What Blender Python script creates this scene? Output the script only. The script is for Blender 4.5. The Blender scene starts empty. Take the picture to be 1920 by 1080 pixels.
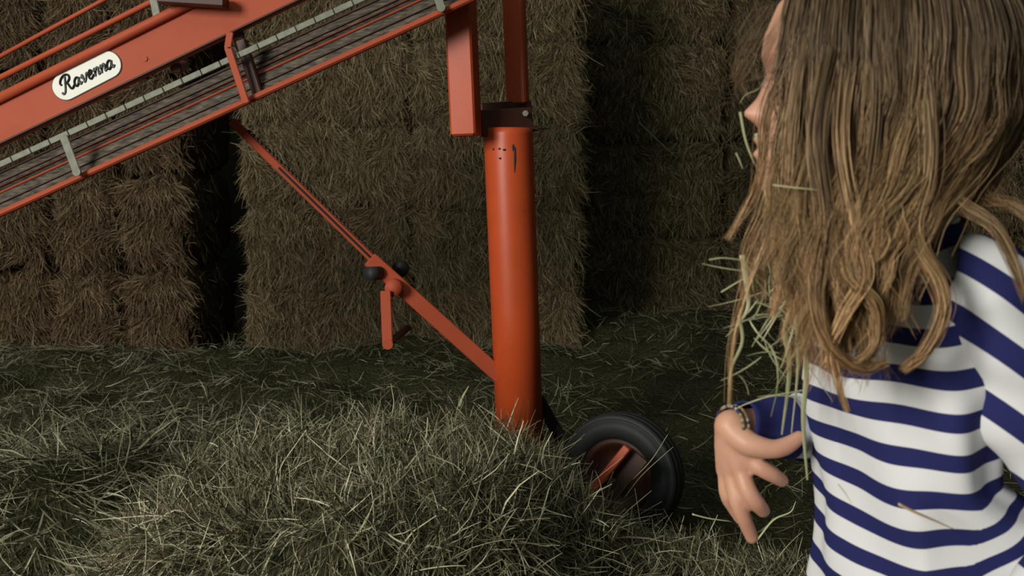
import bpy, bmesh, math, random
import numpy as np
from mathutils import Vector, Matrix, noise

random.seed(7); rng = np.random.default_rng(11)
R = math.radians
SC = bpy.context.scene
COL = SC.collection

# ---------------------------------------------------------------- camera, light, exposure
FPX = 1663.0; PITCH = R(8.0); CZ = 1.07
cam = bpy.data.objects.new('camera', bpy.data.cameras.new('camera')); COL.objects.link(cam)
cam.location = (0, 0, CZ); cam.rotation_euler = (R(90) - PITCH, 0, 0)
cam.data.sensor_width = 36; cam.data.lens = FPX / 1920 * 36
cam.data.clip_start = .05; cam.data.clip_end = 60
cam.data.dof.use_dof = True; cam.data.dof.focus_distance = 2.0; cam.data.dof.aperture_fstop = 9.0
SC.camera = cam

w = bpy.data.worlds.new('world'); SC.world = w; w.use_nodes = True
w.node_tree.nodes['Background'].inputs[0].default_value = (.62, .72, .62, 1)
w.node_tree.nodes['Background'].inputs[1].default_value = .125

def area(name, loc, target, size, size_y, power, col):
    l = bpy.data.lights.new(name, 'AREA'); l.shape = 'RECTANGLE'; l.size = size; l.size_y = size_y
    l.energy = power; l.color = col
    o = bpy.data.objects.new(name, l); COL.objects.link(o); o.location = loc
    o.rotation_euler = (Vector(target) - Vector(loc)).to_track_quat('-Z', 'Y').to_euler()
    return o
# the open barn door behind and to the left of the photographer, and a dimmer roof light
area('door_daylight', (-4.0, -2.5, 2.6), (.0, 3.0, .7), 2.0, 2.0, 350, (1, .97, .88))
area('roof_daylight', (-1.0, .4, 4.3), (-.5, 2.6, 0), 2.0, 2.0, 22, (.86, 1, .92))

SC.view_settings.view_transform = 'Standard'; SC.view_settings.look = 'None'
SC.view_settings.exposure = 0.0; SC.view_settings.gamma = 1; SC.view_settings.use_curve_mapping = False

CP, SP = math.cos(PITCH), math.sin(PITCH)
def at(px, py, Y):
    cx = (px - 960) / FPX; cy = (540 - py) / FPX
    dy = CP + cy * SP; dz = -SP + cy * CP
    return Vector((cx * Y / dy, Y, CZ + dz * Y / dy))

# ---------------------------------------------------------------- materials
def new_mat(name):
    m = bpy.data.materials.new(name); m.use_nodes = True
    nt = m.node_tree; return m, nt, nt.nodes['Principled BSDF']
def ramp(nt, fac, stops):
    r = nt.nodes.new('ShaderNodeValToRGB'); e = r.color_ramp.elements
    while len(e) < len(stops): e.new(.5)
    for k, (p, c) in enumerate(stops): e[k].position = p; e[k].color = (*c, 1)
    nt.links.new(fac, r.inputs[0]); return r.outputs[0]
def noise_node(nt, scale, detail=4, vec=None, stretch=None):
    n = nt.nodes.new('ShaderNodeTexNoise'); n.inputs['Scale'].default_value = scale; n.inputs['Detail'].default_value = detail
    tc = nt.nodes.new('ShaderNodeTexCoord'); src = tc.outputs['Object'] if vec is None else vec
    if stretch:
        mp = nt.nodes.new('ShaderNodeMapping'); mp.inputs['Scale'].default_value = stretch
        nt.links.new(src, mp.inputs[0]); src = mp.outputs[0]
    nt.links.new(src, n.inputs['Vector']); return n.outputs['Fac']
def bump(nt, bs, fac, strength, dist=.002):
    b = nt.nodes.new('ShaderNodeBump'); b.inputs['Strength'].default_value = strength; b.inputs['Distance'].default_value = dist
    nt.links.new(fac, b.inputs['Height']); nt.links.new(b.outputs[0], bs.inputs['Normal'])

def straw_mat(name, stops, rough=.6):
    m, nt, bs = new_mat(name)
    g = nt.nodes.new('ShaderNodeNewGeometry')
    nt.links.new(ramp(nt, g.outputs['Random Per Island'], stops), bs.inputs['Base Color'])
    bs.inputs['Roughness'].default_value = rough
    bs.inputs['Specular IOR Level'].default_value = .25
    return m
M_straw_back = straw_mat('hay_brown', [(0, (.065, .046, .024)), (.35, (.18, .132, .070)), (.75, (.28, .215, .12)), (1, (.42, .34, .20))])
M_straw_red = straw_mat('hay_redbrown', [(0, (.055, .034, .018)), (.4, (.15, .098, .052)), (.8, (.22, .152, .085)), (1, (.31, .23, .135))])
M_straw_front = straw_mat('hay_green', [(0, (.028, .025, .013)), (.35, (.105, .090, .049)), (.7, (.25, .222, .132)), (.9, (.45, .42, .275)), (1, (.72, .67, .47))])
M_straw_ground = straw_mat('hay_ground', [(0, (.040, .038, .020)), (.4, (.135, .124, .073)), (.8, (.25, .236, .146)), (1, (.45, .44, .31))])
M_stalk = straw_mat('hay_stalk', [(0, (.32, .33, .17)), (.5, (.44, .44, .25)), (1, (.56, .54, .34))])

def base_hay(name, c0, c1):
    m, nt, bs = new_mat(name)
    f = noise_node(nt, 14, 8, stretch=(6, 6, 1.0))
    nt.links.new(ramp(nt, f, [(.3, c0), (.7, c1)]), bs.inputs['Base Color'])
    bs.inputs['Roughness'].default_value = .9; bs.inputs['Specular IOR Level'].default_value = .1
    bump(nt, bs, f, 1, .02); return m
M_bale = base_hay('packed_hay', (.035, .026, .012), (.13, .095, .048))
M_under = base_hay('matted_hay', (.025, .024, .012), (.085, .08, .042))

def paint(name, col, rough=.42, wear=.35, dark=(.10, .03, .015)):
    m, nt, bs = new_mat(name)
    f = noise_node(nt, 9, 8)
    nt.links.new(ramp(nt, f, [(.22, dark), (.22 + wear * .25, tuple(c * .9 for c in col)), (.6, col), (1, tuple(min(1, c * 1.06) for c in col))]), bs.inputs['Base Color'])
    bs.inputs['Roughness'].default_value = rough
    f2 = noise_node(nt, 260, 2); bump(nt, bs, f2, .15, .001); return m
M_orange = paint('orange_paint', (.56, .078, .018))
M_orange2 = paint('chute_paint', (.43, .078, .033), .6)
M_orange2.node_tree.nodes['Principled BSDF'].inputs['Specular IOR Level'].default_value = .25
M_darkor = paint('dark_shaded_orange', (.060, .018, .010), .55)  # dark orange for several parts; on the head bracket it holds painted shade
def plain(name, col, rough=.5, metal=0, sc=30, var=.25):
    m, nt, bs = new_mat(name); f = noise_node(nt, sc, 5)
    nt.links.new(ramp(nt, f, [(.25, tuple(c * (1 - var) for c in col)), (.75, col)]), bs.inputs['Base Color'])
    bs.inputs['Roughness'].default_value = rough; bs.inputs['Metallic'].default_value = metal; return m
M_galv = plain('dull_galvanised', (.25, .26, .20), .6, .1, 60, .4)
M_black = plain('black_grease', (.012, .012, .011), .5)
M_rubber = plain('tyre_rubber', (.020, .022, .022), .65)
M_white = plain('badge_white', (.72, .72, .64), .4, 0, 20, .06)
M_ink = plain('badge_black', (.012, .013, .012), .5)
M_wall = plain('barn_board', (.05, .04, .028), .9, 0, 5, .6)
M_floor = plain('earth_floor', (.06, .052, .035), .95, 0, 4, .5)
def wood():
    m, nt, bs = new_mat('weathered_belt')
    f = noise_node(nt, 10, 8, stretch=(1.2, 12, 12))
    nt.links.new(ramp(nt, f, [(.32, (.022, .020, .015)), (.5, (.085, .070, .052)), (.62, (.13, .105, .078)), (.8, (.24, .21, .165))]), bs.inputs['Base Color'])
    bs.inputs['Roughness'].default_value = .75; bump(nt, bs, f, .5, .003); return m
M_belt = wood()

# ---------------------------------------------------------------- mesh helpers
def link(name, me, mat, parent=None, smooth=False):
    o = bpy.data.objects.new(name, me); COL.objects.link(o)
    if mat is not None: me.materials.append(mat)
    if parent is not None: o.parent = parent; o.matrix_parent_inverse = parent.matrix_world.inverted()
    if smooth: me.shade_smooth()
    return o
def tag(o, label=None, cat=None, group=None, kind=None):
    if label: o['label'] = label
    if cat: o['category'] = cat
    if group: o['group'] = group
    if kind: o['kind'] = kind
    return o
def empty(name, loc, rz=0):
    o = bpy.data.objects.new(name, None); COL.objects.link(o); o.location = loc; o.rotation_euler = (0, 0, rz)
    o.empty_display_size = .1
    o.matrix_world = Matrix.Translation(loc) @ Matrix.Rotation(rz, 4, 'Z')
    return o
def np_mesh(name, V, F):
    """V (n,3), F (m,4) quads"""
    me = bpy.data.meshes.new(name)
    me.vertices.add(len(V)); me.vertices.foreach_set('co', np.asarray(V, np.float32).ravel())
    F = np.asarray(F, np.int32); k = F.shape[1]
    me.loops.add(F.size); me.loops.foreach_set('vertex_index', F.ravel())
    me.polygons.add(len(F)); me.polygons.foreach_set('loop_start', np.arange(0, F.size, k, dtype=np.int32))
    me.polygons.foreach_set('loop_total', np.full(len(F), k, np.int32))
    me.update(calc_edges=True); me.validate(); return me
def cat(parts):
    V, F, n = [], [], 0
    for v, f in parts:
        V.append(v); F.append(np.asarray(f) + n); n += len(v)
    return np.concatenate(V), np.concatenate(F)
def unit(a): return a / (np.linalg.norm(a, axis=-1, keepdims=True) + 1e-9)
def strands(paths, wid, sides=3, taper=.25, flat=1.0):
    """paths (N,K,3); wid (N,) radius -> swept closed-section strands"""
    N, K, _ = paths.shape
    T = np.gradient(paths, axis=1); T = unit(T)
    ref = unit(rng.normal(size=(N, 1, 3))); ref = np.broadcast_to(ref, T.shape)
    A = unit(np.cross(T, ref)); B = np.cross(T, A)
    t = np.linspace(0, 1, K)[None, :, None]
    prof = (1 - (1 - taper) * t ** 2) * np.minimum(1, .45 + t * 6)
    rad = wid[:, None, None] * prof
    rings = []
    if sides == 2: angs = [0, math.pi]
    else: angs = [2 * math.pi * k / sides for k in range(sides)]
    for a in angs: rings.append(paths + rad * (math.cos(a) * A + flat * math.sin(a) * B))
    V = np.stack(rings, 2).reshape(-1, 3)
    S = len(angs)
    base = (np.arange(N)[:, None, None] * K + np.arange(K - 1)[None, :, None]) * S
    k = np.arange(S if S > 2 else 1)[None, None, :]
    k2 = (k + 1) % S
    F = np.stack([base + k, base + k2, base + S + k2, base + S + k], -1).reshape(-1, 4)
    return V, F
def blades(P, D, L, W, bend=.35, K=4, sides=2, droop=.0):
    """hay blades from root points P along D, curved"""
    N = len(P); D = unit(D)
    side = unit(np.cross(D, unit(rng.normal(size=(N, 3))))) * (rng.normal(size=(N, 1)) * bend)
    t = np.linspace(0, 1, K)[None, :, None]
    path = P[:, None] + D[:, None] * L[:, None, None] * t + side[:, None] * L[:, None, None] * t ** 2
    path[:, :, 2] -= droop * (L[:, None] * t[..., 0] ** 2)
    return strands(path, W, sides, .3)

def sweep(points, radii, n=16, cap=True, rot=0, squash=1.0, up=None):
    """tube along points -> (V, F quads)"""
    P = np.array([list(p) for p in points], float); K = len(P)
    radii = np.broadcast_to(np.asarray(radii, float), (K,)).copy()
    if cap:
        P = np.vstack([P[:1], P, P[-1:]]); radii = np.concatenate([[1e-5], radii, [1e-5]]); K += 2
        T = np.gradient(P[1:-1], axis=0) if K > 3 else None
        T = np.vstack([T[:1], T, T[-1:]])
    else: T = np.gradient(P, axis=0)
    T = unit(T)
    u = np.array(up, float) if up is not None else np.array([0, 0, 1.0])
    if up is None and abs(T[0] @ u) > .9: u = np.array([0, -1.0, 0])
    V = []
    A = unit(np.cross(T[0], u))
    for k in range(K):
        A = unit(A - T[k] * (A @ T[k])); B = np.cross(T[k], A)
        for j in range(n):
            a = 2 * math.pi * (j + rot) / n
            V.append(P[k] + radii[k] * (math.cos(a) * A + squash * math.sin(a) * B))
    V = np.array(V)
    F = [(k * n + j, k * n + (j + 1) % n, (k + 1) * n + (j + 1) % n, (k + 1) * n + j) for k in range(K - 1) for j in range(n)]
    return V, np.array(F)
def bar(a, b, wv, wd, up=(0, -1, 0), bev=.004):
    """box bar from a to b: width wv (perpendicular, in view plane), depth wd along 'up'; with chamfered edges"""
    a = np.array(a, float); b = np.array(b, float); T = unit(b - a); U = np.array(up, float)
    U = unit(U - T * (U @ T)); S = np.cross(T, U)
    c = min(bev, wv * .3, wd * .3); hw, hd = wv / 2, wd / 2
    prof = [(hw, hd - c), (hw - c, hd), (-hw + c, hd), (-hw, hd - c), (-hw, -hd + c), (-hw + c, -hd), (hw - c, -hd), (hw, -hd + c)]
    V = []; L = np.linalg.norm(b - a); cc = min(c, L * .3)
    for q, s in ((0, .0), (0, 1), (cc, 1.0), (L - cc, 1), (L, 1), (L, 0)):
        for x, y in prof:
            f = s
            if q in (0, L) and s: fx, fy = (hw - c) / hw, (hd - c) / hd
            else: fx = fy = 1
            V.append(a + T * q + f * (S * x * fx + U * y * fy))
    n = 8
    F = [(k * n + j, k * n + (j + 1) % n, (k + 1) * n + (j + 1) % n, (k + 1) * n + j) for k in range(5) for j in range(n)]
    return np.array(V), np.array(F)
def put(name, parts, mat, parent=None, smooth=False):
    V, F = cat(parts) if isinstance(parts, list) else parts
    me = np_mesh(name, V, F)
    bm = bmesh.new(); bm.from_mesh(me); bmesh.ops.remove_doubles(bm, verts=bm.verts, dist=2e-5)
    bmesh.ops.recalc_face_normals(bm, faces=bm.faces); bm.to_mesh(me); bm.free()
    o = link(name, me, mat, parent)
    if smooth: me.shade_smooth()
    elif len(me.polygons) < 3000: me.shade_flat()
    return o
def smooth_path(pts, n=8):
    P = [np.array(p, float) for p in pts]; P = [2 * P[0] - P[1]] + P + [2 * P[-1] - P[-2]]
    out = []
    for k in range(1, len(P) - 2):
        for j in range(n):
            t = j / n
            out.append(.5 * ((2 * P[k]) + (P[k + 1] - P[k - 1]) * t + (2 * P[k - 1] - 5 * P[k] + 4 * P[k + 1] - P[k + 2]) * t ** 2 + (-P[k - 1] + 3 * P[k] - 3 * P[k + 1] + P[k + 2]) * t ** 3))
    out.append(P[-2]); return np.array(out)

# ---------------------------------------------------------------- setting
def box_struct(name, lo, hi, mat):
    lo, hi = Vector(lo), Vector(hi)
    v, f = [], []
    bm = bmesh.new(); bmesh.ops.create_cube(bm, size=1)
    for q in bm.verts: q.co = Vector([lo[i] + (q.co[i] + .5) * (hi[i] - lo[i]) for i in range(3)])
    me = bpy.data.meshes.new(name); bm.to_mesh(me); bm.free()
    o = link(name, me, mat); o['kind'] = 'structure'; return o
box_struct('floor', (-7, -4, -.1), (7, 8, 0), M_floor)
box_struct('wall_back', (-7, 7.6, 0), (7, 7.75, 4.8), M_wall)
box_struct('wall_right', (5.2, 0, 0), (5.35, 7.6, 4.8), M_wall)

# ---------------------------------------------------------------- hay bales
def vnoise(P, s, seed=0):
    return np.array([noise.noise(Vector((p[0] * s + seed, p[1] * s, p[2] * s))) for p in P])
def make_bale(w, d, h, nb, mat, lean=.25, seed=0, width=.0022, pw=11.0):
    """returns a mesh centred at the base; front face towards -Y"""
    nx, ny, nz = 22, 8, 16
    bm = bmesh.new()
    parts = []
    def face(o, u, v, nu, nv):
        o, u, v = map(np.array, (o, u, v)); g = []
        for j in range(nv + 1):
            for i in range(nu + 1): g.append(o + u * i / nu + v * j / nv)
        F = [(j * (nu + 1) + i, j * (nu + 1) + i + 1, (j + 1) * (nu + 1) + i + 1, (j + 1) * (nu + 1) + i) for j in range(nv) for i in range(nu)]
        parts.append((np.array(g, float), np.array(F)))
    face((-w / 2, -d / 2, 0), (w, 0, 0), (0, 0, h), nx, nz)
    face((w / 2, d / 2, 0), (-w, 0, 0), (0, 0, h), nx, nz)
    face((w / 2, -d / 2, 0), (0, d, 0), (0, 0, h), ny, nz)
    face((-w / 2, d / 2, 0), (0, -d, 0), (0, 0, h), ny, nz)
    face((-w / 2, -d / 2, h), (w, 0, 0), (0, d, 0), nx, ny)
    face((-w / 2, d / 2, 0), (w, 0, 0), (0, -d, 0), nx, ny)
    V, F = cat(parts)
    def shape(V):
        c = np.array([0, 0, h / 2]); q = (V - c) / np.array([w / 2, d / 2, h / 2])
        m = (np.abs(q) ** pw).sum(1) ** (1 / pw)                # rounded corners
        V2 = c + q / np.maximum(m, 1e-6)[:, None] * np.abs(q).max(1)[:, None] * np.array([w / 2, d / 2, h / 2])
        nz_ = vnoise(V2, 4.0, seed) * .034 + vnoise(V2, 11, seed + 9) * .022 + vnoise(V2, 24, seed + 5) * .012
        rad = unit(V2 - c); V2 = V2 + rad * nz_[:, None]
        V2[:, 2] = np.clip(V2[:, 2], .0, h); return V2
    V = shape(V)
    # straw on the front, sides
    n1 = int(nb * .86); n2 = nb - n1
    x = rng.uniform(-w / 2, w / 2, n1); z = rng.uniform(.0, h, n1)
    P1 = np.stack([x, np.full(n1, -d / 2), z], 1)
    s = rng.choice([-1, 1], n2); P2 = np.stack([s * w / 2, rng.uniform(-d / 2, d / 2 * .2, n2), rng.uniform(0, h, n2)], 1)
    P = shape(np.vstack([P1, P2])); Nn = np.vstack([np.tile([0, -1.0, 0], (n1, 1)), np.stack([s, 0 * s, 0 * s], 1).astype(float)])
    # tangential direction varying smoothly = flow of the packed stems
    flow = vnoise(P, 6.5, seed + 30) * 2.6
    tang = np.cross(Nn, [0, 0, 1.0])
    D = -np.array([0, 0, 1.0]) * np.cos(flow)[:, None] + tang * (np.sin(flow) + rng.normal(size=len(P)) * lean * 1.4)[:, None] + Nn * np.abs(rng.normal(size=len(P)) * .35)[:, None]
    D[rng.random(len(P)) < .3] *= -1
    L = rng.uniform(.02, .085, len(P)) * (1 + (rng.random(len(P)) < .05) * 1.0)
    P = P + Nn * .004
    P[:, 2] = np.clip(P[:, 2], .02, h - .01)
    b = blades(P, D, L, rng.uniform(.5, 1.25, len(P)) * width, .45, 4, 2, .2)
    b[0][:, 2] = np.clip(b[0][:, 2], -.03, h + .035)
    nF = len(F)
    V, F = cat([(V, F), b])
    me = np_mesh('hay_bale', V, F)
    me.materials.append(M_bale); me.materials.append(mat)
    mi = np.zeros(len(F), np.int32); mi[nF:] = 1; me.polygons.foreach_set('material_index', mi)
    return me
ORD = ['bottom', 'second', 'third', 'fourth', 'top']
def stack(xs, Y, d, h, rows, nb, mat, where, colnames, variants=3, stagger=0, width=.0022, jit=.018, pw=11.0):
    for k, (x0, x1) in enumerate(xs):
        pass
    cache = {}
    for r in range(rows):
        for k, (x0, x1) in enumerate(xs):
            sh = stagger * (1 if r % 2 else -1)
            wd = x1 - x0
            key = (round(wd, 2), (r * len(xs) + k) % variants)
            if key not in cache: cache[key] = make_bale(wd, d, h, nb, mat, seed=random.random() * 50, width=width, pw=pw)
            o = bpy.data.objects.new('hay_bale', cache[key]); COL.objects.link(o)
            o.location = ((x0 + x1) / 2 + sh, Y + d / 2 + random.uniform(-jit, jit), r * h)
            rn = ORD[r] if r < rows - 1 else 'top'
            tag(o, f'hay bale in the {where}, {rn} row, {colnames[k]}', 'hay bale', f'hay bales of the {where}')
stack([(-1.72 - .38 * (k + 1), -1.72 - .38 * k) for k in range(4)], 4.72, .9, .51, 4, 5200, M_straw_red, 'left stack',
      ['rightmost column beside dark gap', 'second column from gap', 'third column from gap', 'leftmost column'], 4, jit=.05, pw=4.5)
stack([(-1.42, -.53), (-.53, .36)], 4.68, 1.0, .43, 5, 15000, M_straw_back, 'middle stack', ['left half', 'right half behind the column'], 3, jit=.02, width=.0017)
stack([(.42, 1.38), (1.38, 2.34), (2.34, 3.30), (3.30, 4.26)], 5.75, 1.0, .61, 4, 8500, M_straw_back, 'shaded right stack',
      ['next to the middle stack', 'second column from the middle stack', 'third column from the middle stack', 'rightmost column'], 3)

# ---------------------------------------------------------------- loose hay on the ground and heaps
WV = [(rng.normal(size=2), rng.uniform(0, 6.28)) for _ in range(24)]
def wn(x, y, f, k0=0):     # cheap smooth noise, about -1..1
    z = 0
    for (d, p) in WV[k0:k0 + 6]: z = z + np.sin((x * d[0] + y * d[1]) * f + p)
    return z / 3.0
def G(x, y):      # ground hay height
    z = .05 + .035 * wn(x, y, 4) + .02 * wn(x, y, 11, 6) + .008 * wn(x, y, 26, 12)
    z += .15 * np.exp(-(((x + 1.35) / .5) ** 2 + ((y - 2.35) / .42) ** 2))
    z += .07 * np.exp(-(((x + 2.2) / 1.0) ** 2 + ((y - 4.35) / .42) ** 2))
    z += .05 * np.exp(-(((x + .6) / .7) ** 2 + ((y - 4.5) / .3) ** 2))
    z += .16 * np.exp(-(((x - 1.0) / .8) ** 2 + ((y - 5.1) / .45) ** 2))
    z *= 1 - .75 / (1 + np.exp(-(x - .25) * 9)) / (1 + np.exp((y - 3.6) * 3))
    return np.where((y > 4.74) & (x < .38), .006, np.maximum(z, .012))
def bumpf(x, y, cx, cy, rx, ry, h, p=2.6):
    q = (np.abs((x - cx) / rx) ** p + np.abs((y - cy) / ry) ** p)
    return h * (1 / (1 + q ** 2.2))
def H1(x, y):
    z = bumpf(x, y, -.37, 1.93, .50, .49, .375, 3.2) * (1 + .09 * wn(x, y, 8, 3)) + .022 * wn(x, y, 17, 9) + .016 * wn(x, y, 34, 14) + .008 * wn(x, y, 70, 2)
    z += bumpf(x, y, .24, 1.98, .22, .20, .13)
    return z
def H2(x, y):
    return bumpf(x, y, .47, 1.78, .34, .28, .16) * (1 + .15 * np.sin(x * 13) * np.sin(y * 15)) + .012 * np.sin(x * 27) * np.sin(y * 25)
def field(fn, x0, x1, y0, y1, nx, ny, zmin=None):
    X, Yg = np.meshgrid(np.linspace(x0, x1, nx), np.linspace(y0, y1, ny)); Z = fn(X, Yg)
    if zmin is not None: Z = np.maximum(Z, zmin)
    V = np.stack([X, Yg, Z], -1).reshape(-1, 3)
    F = [(j * nx + i, j * nx + i + 1, (j + 1) * nx + i + 1, (j + 1) * nx + i) for j in range(ny - 1) for i in range(nx - 1)]
    return V, np.array(F)
def hay(name, base, groups, mat, label, catn, base_mat=M_under):
    parts = [base] + groups; nb = len(base[1])
    V, F = cat(parts); V[:, 2] = np.maximum(V[:, 2], .002)
    me = np_mesh(name, V, F); me.materials.append(base_mat); me.materials.append(mat)
    mi = np.ones(len(F), np.int32); mi[:nb] = 0; me.polygons.foreach_set('material_index', mi)
    return tag(link(name, me, None), label, catn, kind='stuff')
def scatter(fn, n, x0, x1, y0, y1, Lr, Wr, elev, bend=.3, sink=.02, K=4, azi=None, sides=2, cond=None, droop=.1):
    x = rng.uniform(x0, x1, n); y = rng.uniform(y0, y1, n)
    if cond is not None: k = cond(x, y); x, y = x[k], y[k]
    n = len(x)
    z = fn(x, y) + rng.uniform(-sink, sink * .8, n)
    a = rng.uniform(0, 2 * math.pi, n) if azi is None else azi(x, y) + rng.normal(size=n) * .75
    e = rng.normal(elev[0], elev[1], n) + .35 * wn(x, y, 13, 15)
    # follow slope
    eps = .01; gx = (fn(x + eps, y) - fn(x - eps, y)) / (2 * eps); gy = (fn(x, y + eps) - fn(x, y - eps)) / (2 * eps)
    D = np.stack([np.cos(a) * np.cos(e), np.sin(a) * np.cos(e), np.sin(e)], 1)
    D[:, 2] += (gx * D[:, 0] + gy * D[:, 1]) * .8
    D[:, 0] -= gx * .25; D[:, 1] -= gy * .25
    return blades(np.stack([x, y, z], 1), D, rng.uniform(*Lr, n), rng.uniform(*Wr, n), bend, K, sides, droop)
AZ = lambda x, y: 3.4 * wn(x, y, 5, 8) + 2.0 * wn(x, y, 14, 2)
thin = lambda x, y: ((x < .35) & ((y < 3.0) | (x < -1.2) | (rng.random(len(x)) < .45))) | (rng.random(len(x)) < np.where(y > 4.2, .55, .2))
g1 = scatter(G, 52000, -3.1, 1.9, 1.6, 5.6, (.04, .13), (.0009, .0024), (.05, .3), .5, .035, azi=AZ, cond=thin)
g2 = scatter(G, 16000, -1.9, -.5, 1.5, 3.3, (.05, .17), (.0010, .0028), (.12, .35), .45, .04, azi=AZ)
g3 = scatter(G, 1500, .0, 1.6, 1.2, 3.2, (.04, .13), (.0009, .0022), (.12, .3), .5, .02)
hay('loose_hay', field(G, -3.4, 4.6, .3, 5.75, 200, 130), [g1, g2, g3], M_straw_ground, 'grey-green loose hay strewn across the barn floor to the stacks', 'hay')
m1 = scatter(H1, 46000, -1.0, .5, 1.3, 2.65, (.025, .09), (.0006, .0016), (.12, .5), .6, .04, azi=AZ, cond=lambda x, y: H1(x, y) > .05)
m2 = scatter(H1, 12000, -.95, .45, 1.35, 2.6, (.04, .13), (.0008, .0022), (.3, .45), .5, .03, cond=lambda x, y: H1(x, y) > .10)
m4 = scatter(H1, 7000, -.95, -.1, 1.35, 2.1, (.03, .11), (.0007, .0018), (1.15, .45), .3, .05, cond=lambda x, y: (H1(x, y) > .06) & (wn(x, y, 9, 4) > -.2))
m3 = scatter(H1, 420, -.95, .45, 1.4, 2.5, (.08, .17), (.0014, .0028), (.5, .6), .2, .02, K=6, sides=3, cond=lambda x, y: H1(x, y) > .2)
hay('hay_heap', field(lambda x, y: H1(x, y) - .015, -1.25, .62, 1.2, 2.85, 130, 110, .003), [m1, m2, m4, m3], M_straw_front, 'large heap of dried hay in the foreground before the orange column', 'hay')
k1 = scatter(H2, 11000, .05, .9, 1.4, 2.15, (.03, .09), (.0007, .0018), (.45, .5), .5, .02, azi=AZ, cond=lambda x, y: H2(x, y) > .03)
k2 = scatter(H2, 300, .1, .85, 1.5, 2.1, (.07, .15), (.0012, .0026), (.6, .4), .4, .02, K=6, sides=3, cond=lambda x, y: H2(x, y) > .08)
hay('hay_heap', field(lambda x, y: H2(x, y) - .01, .0, .95, 1.3, 2.25, 50, 50, .003), [k1, k2], M_straw_front, 'small clump of pale hay at the bottom beneath the hand', 'hay')

# ---------------------------------------------------------------- hay elevator (one machine)
YC = 2.62      # near side of the chute
root = empty('hay_elevator', (at(975, 800, 2.9).x, 2.9, 0))
tag(root, 'orange hay elevator with sloping chute on a round column and a small wheel', 'hay elevator')
def line(y0, m): return lambda x: y0 + m * x
def ln(f, xa, xb, Y): return at(xa, f(xa), Y), at(xb, f(xb), Y)
XA, XB = -260, 900
def slab(ftop, fbot, xa, xb, Yt, Yb, th, seg=1):
    """sheet between two sloping lines with thickness"""
    a, b = at(xa, ftop(xa), Yt), at(xb, ftop(xb), Yt); c, d = at(xb, fbot(xb), Yb), at(xa, fbot(xa), Yb)
    n = (b - a).cross(d - a).normalized()
    if n.y > 0: n = -n
    V = [np.array(p) for p in (a, b, c, d)]; V += [v - np.array(n) * th for v in V]
    F = [(0, 1, 2, 3), (7, 6, 5, 4), (0, 4, 5, 1), (1, 5, 6, 2), (2, 6, 7, 3), (3, 7, 4, 0)]
    return np.array(V), np.array(F)
f_top = line(184, -.497); f_bot = line(272, -.481)
beam = put('side_beam', [slab(f_top, f_bot, XA, XB, YC, YC, .03)], M_orange2, root)
for fl, yy in ((f_top, 0), ):
    a, b = ln(fl, XA, XB, YC - .005); put('beam_flange', sweep([a, b], .0145, 12, squash=1), M_orange2, beam, True)
a, b = ln(line(270, -.481), XA, XB, YC - .003); put('beam_flange', bar(a, b, .006, .02), M_darkor, beam)
# far side beam of the trough
put('side_beam', [slab(line(215, -.48), line(262, -.48), XA, XB, YC + .5, YC + .5, .03)], M_orange2, root)
# guide rods above
a, b = ln(line(146, -.50), XA, 700, YC + .06); put('guard_rail', sweep([a, b], .0088, 12), M_orange2, root, True)
a, b = ln(line(106, -.545), XA, 700, YC + .22); put('guard_rail', sweep([a, b], .0068, 12), M_orange2, root, True)
put('rail_bracket', [bar(at(287, -6, YC + .03), at(295, 32, YC + .03), .024, .008)], M_galv, root)
put('top_shadow_bar', [bar(at(300, -3, YC - .04), at(425, 5, YC - .04), .03, .05)], M_darkor, root)  # dark bar standing in for the shadow above the beam
# bolt mark
def disc(c, r, n=20, th=.003, axis=(0, -1, 0)):
    c = np.array(c); ax = np.array(axis, float); return sweep([c, c + ax * th], r, n)
put('bolt', [disc(at(272, 110, YC), .008, 12, .003)], M_orange2, root)
# chain
f_ch = line(309, -.458)
links = []; x = XA
while x < XB:
    a, b = ln(f_ch, x, x + 34, YC - .035); links.append(bar(a, b, .0165, .012, bev=.0012)); x += 35.5
links.append(bar(*ln(f_ch, XA, XB, YC - .031), .012, .008))
chain = put('conveyor_chain', links, M_galv, root)
for (x0, y0, x1, y1) in ((119, 255, 144, 322), (806, -60, 827, 14)):
    A, B = at(x0, y0, YC - .045), at(x1, y1, YC - .045)
    put('chain_flight', [bar(A, B, .024, .006), disc((B.x, B.y - .0036, B.z), .012, 16, .0072, (0, 1, 0))], M_galv, root)
# belt trough
f_b0 = line(321, -.458); f_b1 = line(399, -.456)
put('trough_panel', [slab(f_b0, f_b1, XA, XB, YC + .10, YC - .0, .015)], M_belt, root)
for y0, wd_, mm in ((324, .004, M_darkor), (361, .0065, M_orange2), (341, .003, M_darkor), (350, .002, M_orange2), (381, .003, M_darkor)):
    t = (y0 - 321) / 78.0
    a, b = ln(line(y0, -.458), XA, XB, YC + .10 - .10 * t - .006); put('trough_strip', bar(a, b, wd_, .006), mm, root)
a, b = ln(line(401, -.456), XA, XB, YC - .012); put('lower_rail', bar(a, b, .0175, .028, bev=.006), M_orange2, root)
# strap
put('chute_strap', [bar(at(432, 60, YC - .05), at(427, 92, YC - .05), .020, .008), bar(at(427, 88, YC - .05), at(462, 194, YC - .05), .021, .008)], M_orange2, root)
put('cross_tube', [bar(at(447, 66, YC + .02), at(452, 88, YC + .4), .03, .03, (0, 0, 1)), bar(at(452, 75, YC + .02), at(487, 184, YC + .005), .03, .03)], M_darkor, root)
put('cross_tube', [bar(at(330, 128, YC + .03), at(345, 122, YC + .45), .03, .03, (0, 0, 1))], M_darkor, root)
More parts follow.
